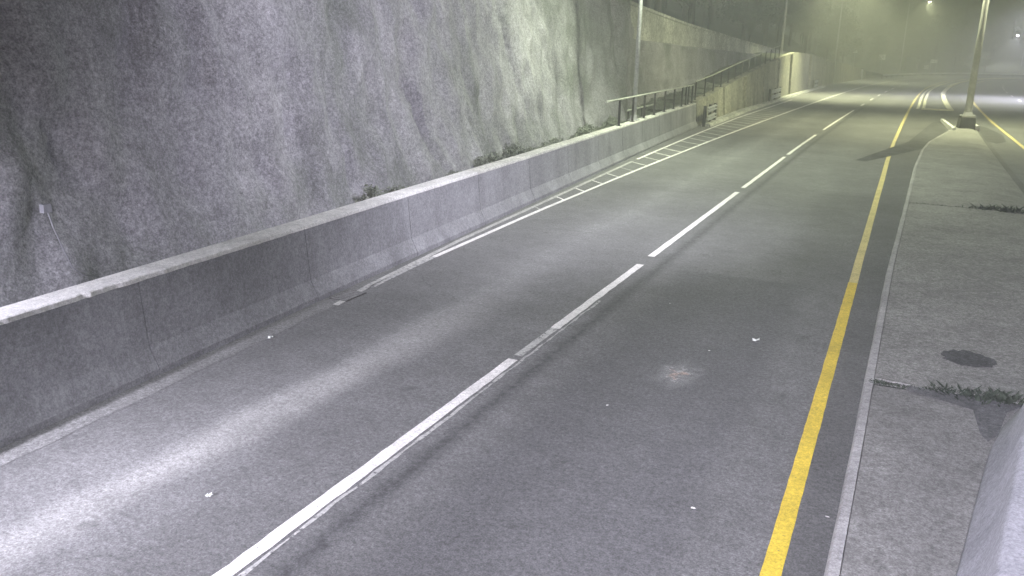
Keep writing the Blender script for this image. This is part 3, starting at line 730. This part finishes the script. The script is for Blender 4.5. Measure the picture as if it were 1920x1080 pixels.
mb = MB(); mb.box((0, 0, .9), (.35, .25, 1.8), 0, .9); mb.build('post', M['sign'], t).matrix_parent_inverse = Matrix()
mb = MB(); mb.box((0, 0, 1.86), (.42, .32, .1)); mb.build('cap', M['dark_steel'], t).matrix_parent_inverse = Matrix()

# ------------------------------------------------------------------ cable on the rock face and litter
cb = thing('hanging_cable', 'pale cable hanging from a small box low on the rock face behind the barrier', 'cable', (-9.23, 6.51, 1.86))
mb = MB(); mb.box((0, 0, 0), (.08, .11, .10), 0, .9); mb.build('junction_box', M['cable'], cb).matrix_parent_inverse = Matrix()
mb = MB(); mb.tube([(0, .02, -.05), (-.005, .04, -.12), (-.01, .07, -.24), (-.02, .18, -.56), (-.02, .26, -.79), (-.03, .40, -.93), (-.04, .62, -1.0)], .009, 8)
mb.build('cord', M['cable'], cb, True).matrix_parent_inverse = Matrix()
for k, (x, yy, w, l, lab) in enumerate([(-1.48, 11.22, .05, .10, 'crumpled white paper scrap on the inner lane near the yellow line'), (-5.05, 4.71, .03, .06, 'small white paper scrap on the outer lane near the lane line'),
                                (-7.35, 8.15, .06, .05, 'tiny pale scrap lying close to the barrier foot')]):
    r = random.Random(k+60); mb = MB(); rows = []
    for i in range(5): rows.append([(-l/2+l*i/4+r.uniform(-.01, .01), -w/2+w*j/3+r.uniform(-.01, .01), .012+r.random()*.035) for j in range(4)])
    mb.grid(rows); o = mb.build('paper_scrap', M['paper']); o.location = (x, yy, 0); o.rotation_euler.z = .3+k; tag(o, lab, 'litter')

# ------------------------------------------------------------------ creeper at the foot of the rock face
mb = MB(); rg = random.Random(14)
def leaf_quad(mb, c, s, r):
    a = Vector((r.gauss(0, 1), r.gauss(0, 1), r.gauss(0, 1))).normalized(); b = a.cross(Vector((r.gauss(0, 1), r.gauss(0, 1), r.gauss(0, 1)))).normalized()
    mb.quad(c-a*s, c-b*s*.55, c+a*s, c+b*s*.55)
def creeper_height(q):
    a = mnoise.noise(Vector((q*.31, 3.1, 0)))+.6*mnoise.noise(Vector((q*1.3, 7.7, 0)))+(.5 if 21 < q < 36 else (.4 if 15 < q < 20 else .05))
    return max(0, min(1.0, a))*(.68 if q > 20 else .62)
for k in range(90000):
    q = rg.uniform(12, 58); H_ = creeper_height(q)
    if H_ < .03: continue
    t = rg.random()**1.3; hh = H_*t*rg.uniform(.8, 1.15); dl = 2.45-rg.random()**1.5*1.5*(1-t*.8)
    leaf_quad(mb, left_of(q, dl, hill_z(q, 0, 1.0)+hh+.02), rg.uniform(.025, .06), rg)
o = stuff(mb.build('creeper_foliage', M['leaf_low'])); tag(o, 'low green creeper growing between the barrier and the rock face', 'creeper')

# ------------------------------------------------------------------ trees on the hillside
def tree_meshes(seed, h):
    r = random.Random(seed); tm = MB(); cm = MB(); tr = h*.022
    tm.tube([(0, 0, -.8), (r.uniform(-.1, .1), r.uniform(-.1, .1), h*.3), (r.uniform(-.3, .3), r.uniform(-.3, .3), h*.62), (r.uniform(-.4, .4), r.uniform(-.4, .4), h*.9)], [tr*1.3, tr, tr*.6, tr*.15], 7)
    clumps = []
    for k in range(11):
        a = r.random()*6.28; z0 = h*r.uniform(.28, .7); ln = h*r.uniform(.14, .27); e = Vector((math.cos(a)*ln, math.sin(a)*ln, z0+h*r.uniform(.05, .2)))
        tm.tube([(0, 0, z0), e*.5+Vector((0, 0, z0*.5)), e], [tr*.45, tr*.3, tr*.1], 5); clumps.append((e, h*r.uniform(.09, .16)))
        clumps.append((e*.6+Vector((0, 0, z0*.45)), h*r.uniform(.07, .12)))
    for k in range(8): clumps.append((Vector((r.gauss(0, h*.08), r.gauss(0, h*.08), h*r.uniform(.62, 1.0))), h*r.uniform(.07, .13)))
    for c, rad in clumps:
        for k in range(120):
            d_ = Vector((r.gauss(0, 1), r.gauss(0, 1), r.gauss(0, .75))).normalized()*rad*r.random()**.4; leaf_quad(cm, c+d_, r.uniform(.1, .2)*h/10, r)
    return tm.mesh('trunk', M['bark'], True), cm.mesh('crown', M['leaf'])
VAR = [tree_meshes(k, hh) for k, hh in enumerate((9, 10.5, 8, 12, 9.5))]
def tree(p, sc_, label, group, k):
    t = thing('tree', label, 'tree', p, group); tm, cm = VAR[k % len(VAR)]; t.rotation_euler.z = k*1.7; t.scale = (sc_, sc_, sc_*(1+.1*math.sin(k)))
    for nm, me in (('trunk', tm), ('crown', cm)): o = link(nm, me, t); o.matrix_parent_inverse = Matrix()
rt = random.Random(8); k = 0
def hill_point(i, dl):
    p, n = base_at(i); q = p+n*dl; z = hill_z(p.y, acc[i], min(dl, 60))+(.2*(dl-60) if dl > 60 else 0); return (q.x, q.y, z-.3)
for i in range(len(BASE)):
    y0 = BASE[i].y
    if acc[i] < 58: continue
    if acc[i] < 130:
        if i % 2: continue
        for dl in (6.5, 13, 22): tree(hill_point(i, dl+rt.uniform(-1.2, 1.8)), rt.uniform(.75, 1.15), 'dark leafy tree on the slope above the pale upper wall', 'trees above the upper wall', k); k += 1
    elif acc[i] < 200:
        for dl in (7, 15, 26):
            if rt.random() < .55: tree(hill_point(i, dl+rt.uniform(-2, 2)), rt.uniform(.7, 1.2), 'dark leafy tree on the bank behind the weathered wall', 'trees behind the weathered wall', k); k += 1
    elif acc[i] < 330:
        for dl in (10, 14, 19, 27, 37):
            if rt.random() < .72: tree(hill_point(i, dl+rt.uniform(-1.5, 2)), rt.uniform(.6, 1.25)*(.75 if dl < 11 else 1), 'dark leafy tree in the wood outside the far bend', 'trees outside the far bend', k); k += 1

# ------------------------------------------------------------------ thin night mist
mb = MB(); mb.box((0, 0, 59.0), (3200, 3200, 120.2))
hz = stuff(mb.build('haze', None)); tag(hz, 'thin night mist hanging over the whole road', 'haze')
hm = bpy.data.materials.new('mist'); hm.use_nodes = True; hm.node_tree.nodes.clear()
pv = N(hm.node_tree, 'ShaderNodeVolumePrincipled'); pv.inputs['Color'].default_value = (0.95, 0.97, 0.93, 1); pv.inputs['Density'].default_value = 0.0056
pv.inputs['Anisotropy'].default_value = 0.3
ho = N(hm.node_tree, 'ShaderNodeOutputMaterial'); hm.node_tree.links.new(pv.outputs[0], ho.inputs['Volume']); hz.data.materials.append(hm)
